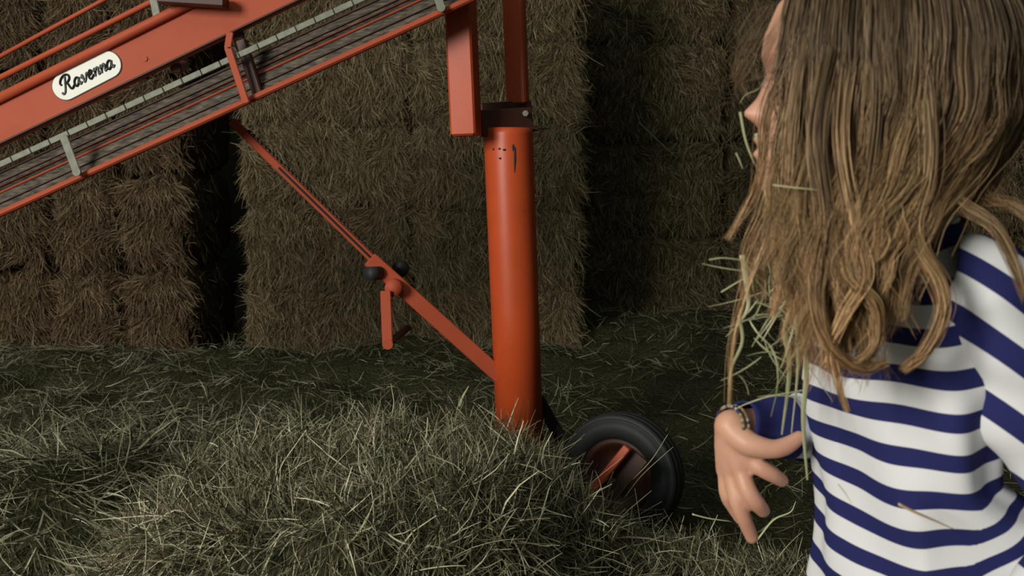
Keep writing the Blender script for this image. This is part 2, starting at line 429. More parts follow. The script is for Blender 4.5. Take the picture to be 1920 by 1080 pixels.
# badge
bc = at(163, 142, YC - .001); ang = math.atan(.49)
bu = Vector((math.cos(ang), 0, math.sin(ang))); bv = Vector((-math.sin(ang), 0, math.cos(ang)))
PXM = YC / FPX * 1.0
def stadium(L, Hh, n=14):
    r = Hh / 2; pts = []
    for k in range(n + 1): a = -math.pi / 2 + math.pi * k / n; pts.append((L / 2 - r + r * math.cos(a), r * math.sin(a)))
    for k in range(n + 1): a = math.pi / 2 + math.pi * k / n; pts.append((-L / 2 + r + r * math.cos(a), r * math.sin(a)))
    return pts
def plate(pts, y0, th, name, mat, parent):
    bm = bmesh.new(); vs = []
    for u, v in pts: vs.append(bm.verts.new(bc + bu * u + bv * v + Vector((0, y0, 0))))
    f = bm.faces.new(vs); r = bmesh.ops.extrude_face_region(bm, geom=[f])
    for e in r['geom']:
        if isinstance(e, bmesh.types.BMVert): e.co.y -= th
    bmesh.ops.recalc_face_normals(bm, faces=bm.faces)
    me = bpy.data.meshes.new(name); bm.to_mesh(me); bm.free(); return link(name, me, mat, parent)
LB, HB = 137 * PXM, 47 * PXM
badge = plate(stadium(LB, HB), 0, .003, 'name_plate', M_white, root); badge['label'] = 'white name plate reading Ravenna in black script'
plate(stadium(LB + .004, HB + .004), .0005, .0022, 'plate_rim', M_ink, badge)
# script lettering: strokes in letter units (x-height = 1)
STR = []
def st(*p): STR.append(list(p))
st((.15, .95), (.0, 1.3), (.35, 1.75), (.95, 1.95), (1.5, 1.75), (1.55, 1.3), (1.15, 1.0), (.7, .95)); st((.95, 1.8), (.8, 1.2), (.65, .55), (.45, 0), (.15, -.15), (-.05, .1))
st((.7, .95), (1.1, .85), (1.3, .4), (1.5, .05), (1.8, .05), (2.05, .3))
ox = 2.1
def La(o): st((o + .85, .85), (o + .5, 1.0), (o + .12, .7), (o + .08, .25), (o + .35, .0), (o + .7, .3), (o + .88, .9)); st((o + .88, .9), (o + .82, .3), (o + 1.0, .02), (o + 1.25, .25)); return o + 1.2
def Lv(o): st((o, .6), (o + .25, .95), (o + .35, .5), (o + .45, .0), (o + .75, .35), (o + .95, .9), (o + 1.2, .8)); return o + 1.15
def Le(o): st((o, .45), (o + .5, .6), (o + .65, .9), (o + .4, 1.02), (o + .12, .6), (o + .15, .15), (o + .45, .0), (o + .95, .35)); return o + .95
def Ln(o): st((o, .6), (o + .2, .95), (o + .25, .5), (o + .12, .0)); st((o + .15, .3), (o + .5, .9), (o + .78, .85), (o + .75, .4), (o + .78, .05), (o + 1.1, .25)); return o + 1.08
ox = La(ox); ox = Lv(ox); ox = Le(ox); ox = Ln(ox); ox = Ln(ox); ox = La(ox)
sc_ = (LB * .80) / ox; parts = []
for s in STR:
    P = smooth_path([(p[0], 0, p[1]) for p in s], 5)
    W3 = [bc + bu * ((p[0] - ox / 2) * sc_ + p[2] * sc_ * .30) + bv * ((p[2] - .62) * sc_ * 1.12) + Vector((0, -.0034, 0)) for p in P]
    parts.append(sweep(W3, .0034, 6))
put('lettering', parts, M_ink, badge)

# posts, bracket, column
def post(px0, px1, py_bot, Y, dep, rz, z_top, name='mast_post'):
    a = at((px0 + px1) / 2, py_bot, Y); wdt = (px1 - px0) / FPX * Y
    lean = math.tan(R(2.2)); b = Vector((a.x - (z_top - a.z) * lean, a.y + dep / 2, z_top)); a.y += dep / 2
    up = (math.sin(rz), -math.cos(rz), 0)
    return put(name, [bar(a, b, wdt, dep, up, .006)], M_orange, root)
post(849, 897, 254, 2.74, .11, R(-9), 2.6); post(953, 990, 195, 3.02, .09, R(-9), 2.6)
ct = at(955, 222, 2.9)
# head bracket: U-shaped channel, open at the top
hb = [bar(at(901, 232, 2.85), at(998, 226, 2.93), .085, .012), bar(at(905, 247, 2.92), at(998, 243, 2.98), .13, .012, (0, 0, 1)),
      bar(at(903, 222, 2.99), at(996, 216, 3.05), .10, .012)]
put('head_bracket', hb, M_darkor, root)  # orange bracket coloured near black to carry the shade it sits in
put('bolt', [disc(at(985, 213, 2.90), .010, 6, .02)], M_galv, root)
a, b = at(953, 252, 2.9), at(977, 880, 2.9)
axis = (b - a).normalized(); bot = a + axis * ((a.z - .03) / -axis.z)
put('column', [sweep([a + Vector((0, 0, .02)), a, a.lerp(bot, .5), bot], [.078, .0795, .0795, .0795], 48)], M_orange, root, True)
# worn drips of grease below the bracket
def patch(pxl, Y, name='grease_stain'):
    q = []
    for (x, y, rw, rh) in pxl:
        dx = (x - 954) / FPX * Y; yy = 2.9 - math.sqrt(max(.0795 ** 2 - dx * dx, 0)) * 1.0
        p = at(x, y, yy - .0005); q.append(sweep([p + Vector((0, 0, rh / 600)), p, p - Vector((0, 0, rh / 600))], [rw / 600 * .7, rw / 600, rw / 600 * .4], 8, squash=.25, up=(0, -1, 0)))
    put(name, q, M_black, root)
patch([(926, 280, 3, 2), (937, 279, 3, 2), (946, 281, 4, 2), (938, 297, 3, 2)], 2.82)
patch([(962, 277, 2.5, 6), (965, 300, 2.6, 24)], 2.82)
# brace with toothed rack and lower sleeve
r0, r1 = at(434, 226, 2.78), at(700, 486, 2.86)
rack = [bar(r0, r1, .026, .022)]
T = (r1 - r0).normalized(); S_ = Vector((T.z, 0, -T.x)); 
if S_.z < 0: S_ = -S_
L_ = (r1 - r0).length; k = 0.06
teeth = []
while k < L_:
    p = r0 + T * k + S_ * .013; teeth.append(bar(p, p + S_ * .006, .009, .02, bev=.001)); k += .016
rk = put('rack_bar', rack, M_orange2, root); put('rack_teeth', teeth, M_black, rk)
put('rack_groove', [bar(r0 + Vector((0, -.0125, 0)) + T * .2, r1 + Vector((0, -.0125, 0)), .007, .003)], M_black, rk)
s0, s1 = at(693, 486, 2.86), at(940, 708, 2.89)
tilt = (0, -math.cos(R(20)), -math.sin(R(20)))
put('brace_sleeve', [bar(s0, s1, .050, .05, (.10, -.96, .22), .0025)], M_orange2, root)
put('jack_gear', [disc(at(752, 503, 2.96), .028, 24, .03)], M_black, root, True)
put('crank_knob', [sweep([at(690, 513, 2.80), at(712, 512, 2.84)], .022, 20)], M_rubber, root, True)
hubp = at(737, 541, 2.80)
put('crank_hub', [sweep([hubp, hubp + Vector((0, .07, 0))], .027, 24)], M_orange2, root, True)
c0, c1 = at(723, 545, 2.79), at(727, 645, 2.77)
crank = put('crank_arm', [bar(c0, c1, .034, .010), disc((c1.x, c1.y - .0056, c1.z), .017, 20, .0112, (0, 1, 0))], M_orange2, root)
put('crank_grip', [sweep([c1 + Vector((0.0, .004, 0)), c1 + Vector((.055, .10, .035))], .011, 14)], M_darkor, crank, True)
# wheel, axle, fork
wc = at(1166, 880, 2.47); wc.z = .178
axd = Vector((-.50, -.85, .12)).normalized()
def torus_like(c, ax, R0, prof, n=48):
    ax = np.array(ax); u = unit(np.cross(ax, [0, 0, 1.0])); v = np.cross(ax, u); V = []; m = len(prof)
    for k in range(n):
        a = 2 * math.pi * k / n; d = math.cos(a) * u + math.sin(a) * v
        for (r, h) in prof: V.append(np.array(c) + d * r + ax * h)
    F = [(k * m + j, k * m + (j + 1) % m, ((k + 1) % n) * m + (j + 1) % m, ((k + 1) % n) * m + j) for k in range(n) for j in range(m)]
    return np.array(V), np.array(F)
tp = [(r_ * 1.18, h_ * 1.3) for r_, h_ in [(.088, .028), (.100, .036), (.118, .040), (.134, .038), (.136, .034), (.139, .034), (.141, .036), (.150, .030), (.151, .022), (.147, .021), (.147, .017), (.152, .016), (.153, .004), (.148, .003), (.148, -.003), (.153, -.004), (.152, -.016), (.147, -.017), (.147, -.021), (.151, -.022), (.148, -.032), (.134, -.038), (.112, -.038), (.092, -.028)]]
tyre = put('wheel', [torus_like(wc, axd, .15, tp)], M_rubber, root, True)
put('wheel_rim', [torus_like(wc, axd, .09, [(.020, .022), (.05, .012), (.078, .018), (.088, .034), (.108, .040), (.107, -.02), (.05, -.01), (.02, -.012)])], M_darkor, tyre, True)
put('wheel_hub', [sweep([wc - axd * .03, wc + axd * .045], .024, 20)], M_darkor, tyre, True)
q0, q1 = at(1072, 968, 2.27), at(1178, 838, 2.27)
fk = put('wheel_fork', [bar(q0, q1, .022, .03, (-.3, -.9, .3), .003)], M_orange, root)
dq = Vector((.034, .012, -.026)); put('fork_plate', [bar(q0 + dq, q1 + dq, .055, .012, (-.3, -.9, .3), .002)], M_darkor, fk)
put('axle_beam', [bar((bot.x, 2.9, .10), wc + Vector((.02, .06, 0)), .05, .05, (0, 0, 1))], M_darkor, root)
put('rear_strut', [bar(at(1008, 745, 2.98), at(1052, 822, 2.98), .04, .03)], M_black, root)
put('hitch_bar', [bar(at(1000, 241, 2.96), at(1032, 241, 2.98), .004, .004)], M_black, root)

bar_o = put('metal_bar', [bar(at(225, 1079, 2.02) + Vector((0, 0, -.012)), at(332, 1068, 2.06) + Vector((0, 0, -.012)), .03, .02)], M_orange)
tag(bar_o, 'red metal bar half buried in hay at the lower left edge', 'metal bar')

# ---------------------------------------------------------------- child
M_skin, nt, bs = new_mat('skin')
f = noise_node(nt, 18, 4)
nt.links.new(ramp(nt, f, [(.3, (.52, .255, .165)), (.7, (.62, .335, .23))]), bs.inputs['Base Color'])
bs.inputs['Roughness'].default_value = .5; bs.inputs['Subsurface Weight'].default_value = .12; bs.inputs['Subsurface Radius'].default_value = (.012, .005, .003); bs.inputs['Subsurface Scale'].default_value = .5
M_hair, nt, bs = new_mat('hair_blonde_brown')
g = nt.nodes.new('ShaderNodeNewGeometry'); uvn = nt.nodes.new('ShaderNodeUVMap'); uvn.uv_map = 'strand'
sp = nt.nodes.new('ShaderNodeSeparateXYZ'); nt.links.new(uvn.outputs[0], sp.inputs[0])
c_root = ramp(nt, g.outputs['Random Per Island'], [(0, (.055, .033, .017)), (.5, (.125, .080, .042)), (1, (.24, .165, .09))])
c_tip = ramp(nt, g.outputs['Random Per Island'], [(0, (.13, .066, .028)), (.5, (.47, .27, .12)), (1, (.80, .54, .27))])
mx = nt.nodes.new('ShaderNodeMix'); mx.data_type = 'RGBA'
nt.links.new(sp.outputs['Y'], mx.inputs[0]); nt.links.new(c_root, mx.inputs[6]); nt.links.new(c_tip, mx.inputs[7])
hv_ = nt.nodes.new('ShaderNodeHueSaturation'); mr = nt.nodes.new('ShaderNodeMapRange'); mr.inputs[3].default_value = .55; mr.inputs[4].default_value = 1.35
nt.links.new(sp.outputs['X'], mr.inputs[0]); nt.links.new(mr.outputs[0], hv_.inputs['Value']); nt.links.new(mx.outputs[2], hv_.inputs['Color'])
nt.links.new(hv_.outputs[0], bs.inputs['Base Color']); bs.inputs['Roughness'].default_value = .42; bs.inputs['Specular IOR Level'].default_value = .35
M_shirt, nt, bs = new_mat('striped_jersey')
uvn = nt.nodes.new('ShaderNodeUVMap'); uvn.uv_map = 'stripe'; sp = nt.nodes.new('ShaderNodeSeparateXYZ'); nt.links.new(uvn.outputs[0], sp.inputs[0])
fr = nt.nodes.new('ShaderNodeMath'); fr.operation = 'FRACT'; nt.links.new(sp.outputs['Y'], fr.inputs[0])
st_col = ramp(nt, fr.outputs[0], [(0, (.72, .72, .73)), (.525, (.72, .72, .73)), (.54, (.018, .021, .105)), (.985, (.018, .021, .105)), (1, (.72, .72, .73))])
nt.links.new(st_col, bs.inputs['Base Color']); bs.inputs['Roughness'].default_value = .85; bs.inputs['Specular IOR Level'].default_value = .2
fb = noise_node(nt, 900, 2); bump(nt, bs, fb, .2, .0006)
M_trouser = plain('dark_trousers', (.03, .035, .05), .9)
M_shoe = plain('dark_shoes', (.03, .025, .02), .7)

HX, HY, HZ = .325, .835, 1.135
body_parts = []
def capsule_chain(pts, radii, n=14, sub=6):
    P = smooth_path(pts, sub); Rr = np.interp(np.linspace(0, len(pts) - 1, len(P)), range(len(pts)), radii)
    # rounded ends
    T0 = unit(P[0] - P[1]); T1 = unit(P[-1] - P[-2])
    pre = [P[0] + T0 * Rr[0] * math.sin(a) for a in (R(75), R(50), R(25))]; prr = [Rr[0] * math.cos(a) for a in (R(75), R(50), R(25))]
    post_ = [P[-1] + T1 * Rr[-1] * math.sin(a) for a in (R(25), R(50), R(75))]; por = [Rr[-1] * math.cos(a) for a in (R(25), R(50), R(75))]
    return sweep(np.vstack([pre, P, post_]), np.concatenate([prr, Rr, por]), n)
def head_mesh():
    zs = np.linspace(-.118, .118, 90); zk = [-.118, -.108, -.098, -.085, -.06, -.03, .0, .04, .07, .095, .110, .118]
    fr_ = np.interp(zs, zk, [.045, .068, .078, .082, .086, .088, .091, .098, .090, .068, .040, .004])
    bk_ = np.interp(zs, zk, [-.01, .004, .012, .028, .055, .074, .086, .092, .086, .066, .040, .004])
    wd_ = np.interp(zs, zk, [.026, .036, .043, .050, .060, .066, .071, .074, .069, .052, .030, .003])
    n = 120; V = []
    for z, a, b, w_ in zip(zs, fr_, bk_, wd_):
        for j in range(n):
            t = 2 * math.pi * j / n; c, s = math.cos(t), math.sin(t)
            x = -(abs(c) ** .85) * a if c > 0 else (abs(c) ** 1.0) * b
            y = w_ * s
            if c > 0:
                g_ = lambda wy, zc, wz: math.exp(-(y / wy) ** 2 - ((z - zc) / wz) ** 2)
                x -= .0085 * math.exp(-(y / .010) ** 2) * max(0, min(1, (.012 - z) / .035)) * (1 if z > -.032 else max(0, 1 - (-.032 - z) / .010))
                x -= .0075 * g_(.013, -.032, .012)                # nose tip
                x -= .006 * g_(.016, -.035, .007)                # nostril wings
                x -= .0085 * g_(.020, -.0545, .0055) + .0085 * g_(.017, -.068, .0055) - .004 * g_(.02, -.0612, .0022)   # lips
                x -= .006 * g_(.018, -.092, .012)                # chin
                x -= .003 * (g_(.05, .022, .010))                # brow
                for e in (-1, 1):
                    x += .010 * math.exp(-((y - e * .029) / .015) ** 2 - ((z - .002) / .011) ** 2)   # eye sockets
                    x -= .004 * math.exp(-((y - e * .036) / .018) ** 2 - ((z + .035) / .018) ** 2)   # cheeks
            V.append((x, y, z))
    V = np.array(V); F = [(k * n + j, k * n + (j + 1) % n, (k + 1) * n + (j + 1) % n, (k + 1) * n + j) for k in range(len(zs) - 1) for j in range(n)]
    # close the ends
    cb, ctp = V[:n].mean(0), V[-n:].mean(0); m = len(V); V = np.vstack([V, cb, ctp])
    F += [(j, (j + 1) % n, m, m) for j in range(0, n)][:0]
    V2 = np.vstack([np.tile(cb, (n, 1)), V[:-2], np.tile(ctp, (n, 1))]); K = len(zs) + 2
    F = [(k * n + j, k * n + (j + 1) % n, (k + 1) * n + (j + 1) % n, (k + 1) * n + j) for k in range(K - 1) for j in range(n)]
    tl = R(-7); c, s = math.cos(tl), math.sin(tl)
    X = V2[:, 0] * c - V2[:, 2] * s * -1 * -1; Z = V2[:, 0] * s + V2[:, 2] * c
    return np.stack([X + HX, V2[:, 1] + HY, Z + HZ], 1), np.array(F)
def head_pt(x, y, z):
    tl = R(-7); c, s = math.cos(tl), math.sin(tl); return Vector((x * c - z * s + HX, y + HY, x * s + z * c + HZ))
body_parts.append(head_mesh())
TC = Vector((.378, .86, 0)); RT = R(15)
fwd = Vector((-math.cos(RT), -math.sin(RT), 0)); lat = Vector((math.sin(RT), -math.cos(RT), 0))   # her left
for e in (-1, 1):   # ears
    p = head_pt(.002, e * .072, -.012); body_parts.append(capsule_chain([p + Vector((0, 0, .016)), p + Vector((.006, 0, 0)), p + Vector((0, 0, -.018))], [.010, .009, .007], 10))
body_parts.append(capsule_chain([(HX + .015, HY, HZ - .07), (HX + .03, HY + .01, .985), (TC.x, TC.y, .95)], [.042, .038, .05], 20))
def ring_loft(rings, n=48, wob=None):
    V = []; K = len(rings)
    for (c, a, b) in rings:
        for j in range(n):
            t = 2 * math.pi * j / n; ct_, s_ = math.cos(t), math.sin(t)
            p = Vector(c) + fwd * (a * math.copysign(abs(ct_) ** .85, ct_)) + lat * (b * math.copysign(abs(s_) ** .85, s_))
            if wob: p = wob(p, t)
            V.append(tuple(p))
    F = [(k * n + j, k * n + (j + 1) % n, (k + 1) * n + (j + 1) % n, (k + 1) * n + j) for k in range(K - 1) for j in range(n)]
    return np.array(V), np.array(F)
tz = [1.0, .985, .965, .93, .86, .78, .70, .62, .56]; ta = [.03, .040, .046, .046, .040, .034, .032, .032, .03]; tb = [.035, .055, .082, .094, .092, .086, .082, .082, .07]
bl = [((TC.x, TC.y, 1.0), .001, .001)] + [((TC.x + .016 * min(1, max(0, (.84 - z) / .14)), TC.y, z), a, b) for z, a, b in zip(tz, ta, tb)] + [((TC.x + .016, TC.y, .55), .001, .001)]
body_parts.append(ring_loft(bl))
# near (left) arm: shoulder - elbow - wrist
LS = Vector((.414, .770, .955)); LE = Vector((.492, .745, .765)); LW = Vector((.43, .665, .60))
body_parts.append(capsule_chain([LS, LS.lerp(LE, .5) , LE, LE.lerp(LW, .5), LW], [.034, .027, .020, .020, .017]))
def fingers(wrist, palm_pts, chains, rads):
    for kp in palm_pts: body_parts.append(capsule_chain([wrist, wrist.lerp(kp, .5), kp], [.016, .012, .0088], 12))
    for ch, r in zip(chains, rads): body_parts.append(capsule_chain(ch, [r, r * .98, r * .9, r * .8], 12, 5))
# hidden left hand resting on the hip, fingers relaxed
hw = LW + Vector((-.006, -.004, -.01)); kn = [hw + Vector((-.045 - .004 * i, .012 * i - .01, -.040 - .002 * i)) for i in range(4)]
fingers(hw, kn, [[k_, k_ + Vector((-.014, .004, -.016)), k_ + Vector((-.022, .010, -.030)), k_ + Vector((-.024, .016, -.042))] for k_ in kn] + [[hw + Vector((-.014, -.014, -.012)), hw + Vector((-.034, -.026, -.018)), hw + Vector((-.05, -.03, -.03)), hw + Vector((-.058, -.03, -.042))]], [.0065, .007, .0065, .0055, .0075])
# far (right) arm reaching forward, hand hanging
YH = .94
RS = TC - lat * .105 + Vector((0, 0, .95)); RE = at(1640, 800, 1.03); RW = at(1372, 800, YH)
body_parts.append(capsule_chain([RS, RS.lerp(RE, .5), RE, RE.lerp(RW, .5), RW], [.036, .031, .027, .024, .0195]))
def hp(px, py, dy=0): return at(px, py, YH + dy)
kn = [hp(1404, 858, -.012), hp(1388, 876, -.008), hp(1372, 884, .002), hp(1359, 880, .012)]
for kp, r in zip(kn, (.0125, .0125, .0115, .0105)): body_parts.append(capsule_chain([RW, RW.lerp(kp, .5), kp], [.019, .0155, r], 14))
fg = [[kn[0], hp(1428, 878, -.022), hp(1449, 890, -.022), hp(1466, 901, -.016)],
      [kn[1], hp(1402, 918, -.020), hp(1418, 942, -.022), hp(1431, 958, -.016)],
      [kn[2], hp(1381, 934, -.010), hp(1395, 972, -.012), hp(1410, 1008, -.008)],
      [kn[3], hp(1362, 925, .008), hp(1374, 950, .010), hp(1388, 974, .010)]]
for ch, r in zip(fg, (.0100, .0103, .0098, .0086)): body_parts.append(capsule_chain(ch, [r, r * .96, r * .9, r * .76], 14, 6))
th = [hp(1378, 812, -.008), hp(1405, 832, -.022), hp(1446, 842, -.030), hp(1474, 836, -.03), hp(1499, 820, -.028)]
body_parts.append(capsule_chain(th, [.0155, .0135, .0105, .0098, .0075], 14, 6))
# legs
hip = [TC + lat * .05 + Vector((.018, 0, .58)), TC - lat * .05 + Vector((.018, 0, .58))]
for e, hpnt in zip((1, -1), hip):
    kneep = hpnt + lat * .01 * e + fwd * .015 + Vector((0, 0, -.27)); ank = hpnt + lat * .015 * e + Vector((0, 0, -.53))
    body_parts.append(capsule_chain([hpnt, hpnt.lerp(kneep, .5), kneep, kneep.lerp(ank, .4), ank], [.034, .036, .034, .032, .024], 16))
    body_parts.append(capsule_chain([ank + Vector((0, 0, -.01)), ank + fwd * .05 + Vector((0, 0, -.02)), ank + fwd * .11 + Vector((0, 0, -.03))], [.026, .024, .016], 14))

def remesh(parts, vox, it=6, fac=.5):
    V, F = cat(parts); me = np_mesh('tmp', V, F)
    bm = bmesh.new(); bm.from_mesh(me); bmesh.ops.remove_doubles(bm, verts=bm.verts, dist=1e-5); bmesh.ops.recalc_face_normals(bm, faces=bm.faces); bm.to_mesh(me); bm.free()
    o = bpy.data.objects.new('tmp', me); COL.objects.link(o)
    m = o.modifiers.new('r', 'REMESH'); m.mode = 'VOXEL'; m.voxel_size = vox
    s = o.modifiers.new('s', 'SMOOTH'); s.factor = fac; s.iterations = it
    dg = bpy.context.evaluated_depsgraph_get(); out = bpy.data.meshes.new_from_object(o.evaluated_get(dg))
    bpy.data.objects.remove(o); out.materials.clear(); return out
person = empty('person', (TC.x, TC.y, 0))
tag(person, 'long haired person in a blue and white striped shirt standing at right, seen in profile', 'person')
body = link('body', remesh(body_parts, .0026, 4), M_skin, person, True)

# face details
M_eye = plain('eye_white', (.75, .72, .68), .15, 0, 10, .03); M_iris = plain('iris', (.06, .05, .035), .15); M_brow = plain('brow_hair', (.10, .06, .03), .7); M_lip = plain('lip', (.50, .17, .13), .45, 0, 80, .15)
for e in (-1, 1):
    c = head_pt(-.0755, e * .029, .002)
    bm = bmesh.new(); bmesh.ops.create_uvsphere(bm, u_segments=24, v_segments=16, radius=.0108); me = bpy.data.meshes.new('eye'); bm.to_mesh(me); bm.free()
    o = link('eye', me, M_eye, None, True); o.location = c; o.parent = person; o.matrix_parent_inverse = person.matrix_world.inverted()
    ir = put('iris', [sweep([c + Vector((-.0098, 0, -.001)), c + Vector((-.0112, 0, -.001))], [.0052, .004], 16)], M_iris, person, True)
    ir.parent = o; ir.matrix_parent_inverse = Matrix.Translation(c).inverted()
    pts = [head_pt(-.100 + .0 + abs(q) * .010 + (.012 if q > 0 else 0) * q, e * (.028 + q * .016), .022 + .004 * (1 - q * q)) for q in (-1, -.5, 0, .5, 1)]
    n_ = 70; q = rng.uniform(-1, 1, n_); base = np.array([list(pts[0].lerp(pts[-1], (a + 1) / 2)) for a in q]); base[:, 2] += .004 * (1 - q * q) + rng.normal(size=n_) * .0012; base[:, 0] -= .004 * (1 - q * q) - .003
    D = np.tile([-.25, e * .9, .15], (n_, 1)) + rng.normal(size=(n_, 3)) * .2
    put('eyebrow', [blades(base, D, np.full(n_, .008), np.full(n_, .0004), .1, 3, 3)], M_brow, person)
    ll = np.array([list(head_pt(-.0885, e * (.029 + a * .011), .005 + .002 * (1 - a * a))) for a in np.linspace(-1, 1, 22)])
    D = np.tile([-1, 0, -.25], (22, 1)) + rng.normal(size=(22, 3)) * .12
    put('eyelashes', [blades(ll, D, np.full(22, .008), np.full(22, .0004), .2, 4, 3, -.3)], M_brow, person)

# shirt: torso, sleeves with stripe coordinate
def wob(p, t):
    z = p.z; out = (p - Vector((TC.x, TC.y, z))).normalized()
    a = .0038 * math.sin(t * 7 + z * 22) * (1 if z < .95 else max(0, (1.0 - z) / .05)) + .0035 * math.sin(t * 4 - z * 35 + 1) + .006 * noise.noise(Vector((p.x * 14, p.y * 14, p.z * 9)))
    a += .004 * max(0, (.80 - z) / .15) * max(0, math.sin(t * 2.0 + 1.2))
    p = p + out * a
    if z < .78: p.x += (.78 - z) * 1.3 * max(0, (p.x - TC.x) / .06)
    return p
szz = np.linspace(0, 1, 70)
zz = 1.018 + (.585 - 1.018) * szz
kz = [.585, .65, .72, .80, .88, .93, .955, .975, .992, 1.006, 1.018]
ka = [.060, .056, .053, .054, .060, .070, .065, .058, .052, .047, .043]
kb = [.112, .112, .113, .115, .119, .119, .116, .103, .082, .062, .047]
rings = [((TC.x + .016 * np.clip((.84 - z) / .14, 0, 1), TC.y, z), np.interp(z, kz, ka), np.interp(z, kz, kb)) for z in zz]
VT, FT = ring_loft(rings, 140, wob)
PER = .0385; Z0 = .843
def s_t(v): return (v[2] - Z0 - .17 * (v[0] - .30) + .0016 * math.sin(v[0] * 60 + v[2] * 25) - .8 * max(0, v[0] - .415) * min(1, max(0, (.80 - v[2]) / .06))) / PER
uv_t = np.array([(0, s_t(v)) for v in VT])
def sleeve(pts, rad, n=48, sub=14, tiltx=0, kper=1, fold=.003, off=0.0):
    P = smooth_path(pts, sub); Rr = np.interp(np.linspace(0, len(pts) - 1, len(P)), range(len(pts)), rad)
    V, F = sweep(P, Rr, n, cap=False)
    s = np.concatenate([[0], np.cumsum(np.linalg.norm(np.diff(P, axis=0), axis=1))])
    out = V.copy()
    for k in range(len(P)):
        for j in range(n):
            i = k * n + j; d = unit(V[i] - P[k])
            t = 2 * math.pi * j / n
            out[i] = V[i] + d * (fold * math.sin(s[k] * 95 + 2 * math.sin(t)) * .8 + fold * .8 * math.sin(t * 3 + s[k] * 30) + .005 * noise.noise(Vector(V[i] * 16)))
    sv = np.repeat(s, n)
    uv = np.stack([sv * 0, -sv / PER + off], 1)
    return out, F, uv, P
VL, FL, uvL, _ = sleeve([LS + Vector((-.022, .012, .012)), LS, LS.lerp(LE, .5) + Vector((.0, 0, 0)), LE + Vector((.010, -.004, 0)), LE.lerp(LW, .5), LW], [.036, .047, .043, .041, .036, .028], off=.2)
uvL[:, 1] = [ (v[2] + .75 * v[0]) * .74 / PER + .25 if v[2] > .74 else None or ((v[2] + .75 * v[0]) * .74 / PER + .25) for v in VL]
VR, FR, uvR, _ = sleeve([RS + lat * .02 + Vector((0, 0, .01)), RS, RS.lerp(RE, .5), RE, RE.lerp(RW, .5), RE.lerp(RW, .955)], [.036, .046, .042, .042, .039, .030], off=.15)
PR = np.array(RW); dR = np.linalg.norm(VR - PR, axis=1); uvR[dR < .085, 1] = .75
nT, nL = len(VT), len(VL)
V = np.vstack([VT, VL, VR]); F = np.concatenate([FT, FL + nT, FR + nT + nL]); UV = np.vstack([uv_t, uvL, uvR])
me = np_mesh('shirt', V, F)
uvl = me.uv_layers.new(name='stripe'); idx = np.zeros(len(me.loops), np.int32); me.loops.foreach_get('vertex_index', idx)
uvl.data.foreach_set('uv', UV[idx].astype(np.float32).ravel())
bm = bmesh.new(); bm.from_mesh(me); bmesh.ops.recalc_face_normals(bm, faces=bm.faces); bm.to_mesh(me); bm.free()
shirt = link('shirt', me, M_shirt, person, True)
so = shirt.modifiers.new('th', 'SOLIDIFY'); so.thickness = .0016; so.offset = -1
# neckband, cuff bands
put('collar', [sweep([Vector((TC.x, TC.y, 1.018)) + fwd * .044 * math.cos(a) + lat * .048 * math.sin(a) for a in np.linspace(0, 2 * math.pi, 33)], .0045, 8, cap=False)], M_white, shirt, True)
# trousers and shoes
tp_ = []
for e, hpnt in zip((1, -1), hip):
    kneep = hpnt + lat * .01 * e + fwd * .015 + Vector((0, 0, -.27)); ank = hpnt + lat * .015 * e + Vector((0, 0, -.50))
    tp_.append(capsule_chain([hpnt + Vector((0, 0, .03)), hpnt.lerp(kneep, .5), kneep, kneep.lerp(ank, .5), ank], [.046, .046, .043, .042, .040], 20))
    a2 = hpnt + lat * .015 * e + Vector((0, 0, -.545))
    put('shoe', [capsule_chain([a2 + fwd * -.02 + Vector((0, 0, .005)), a2 + fwd * .05, a2 + fwd * .125 + Vector((0, 0, -.004))], [.034, .033, .028], 18)], M_shoe, person, True)
link('trousers', remesh(tp_, .006, 6), M_trouser, person, True)
# bracelet of knotted threads on the far wrist
fdir = (RW - RE).normalized(); u_ = fdir.cross(Vector((0, 0, 1))).normalized(); v_ = fdir.cross(u_)
M_thread = straw_mat('bracelet_threads', [(0, (.12, .02, .05)), (.3, (.02, .03, .10)), (.6, (.25, .18, .03)), (1, (.3, .3, .28))])
br = []
for k in range(46):
    a = 2 * math.pi * k / 46
    for q in range(2):
        p = RW + fdir * (-.004 + .007 * q) + (u_ * math.cos(a) + v_ * math.sin(a)) * (.0225)
        br.append(capsule_chain([p, p + (u_ * -math.sin(a) + v_ * math.cos(a)) * .002], [.0021, .0019], 6, 1))
bb = put('bracelet', br, M_thread, person)

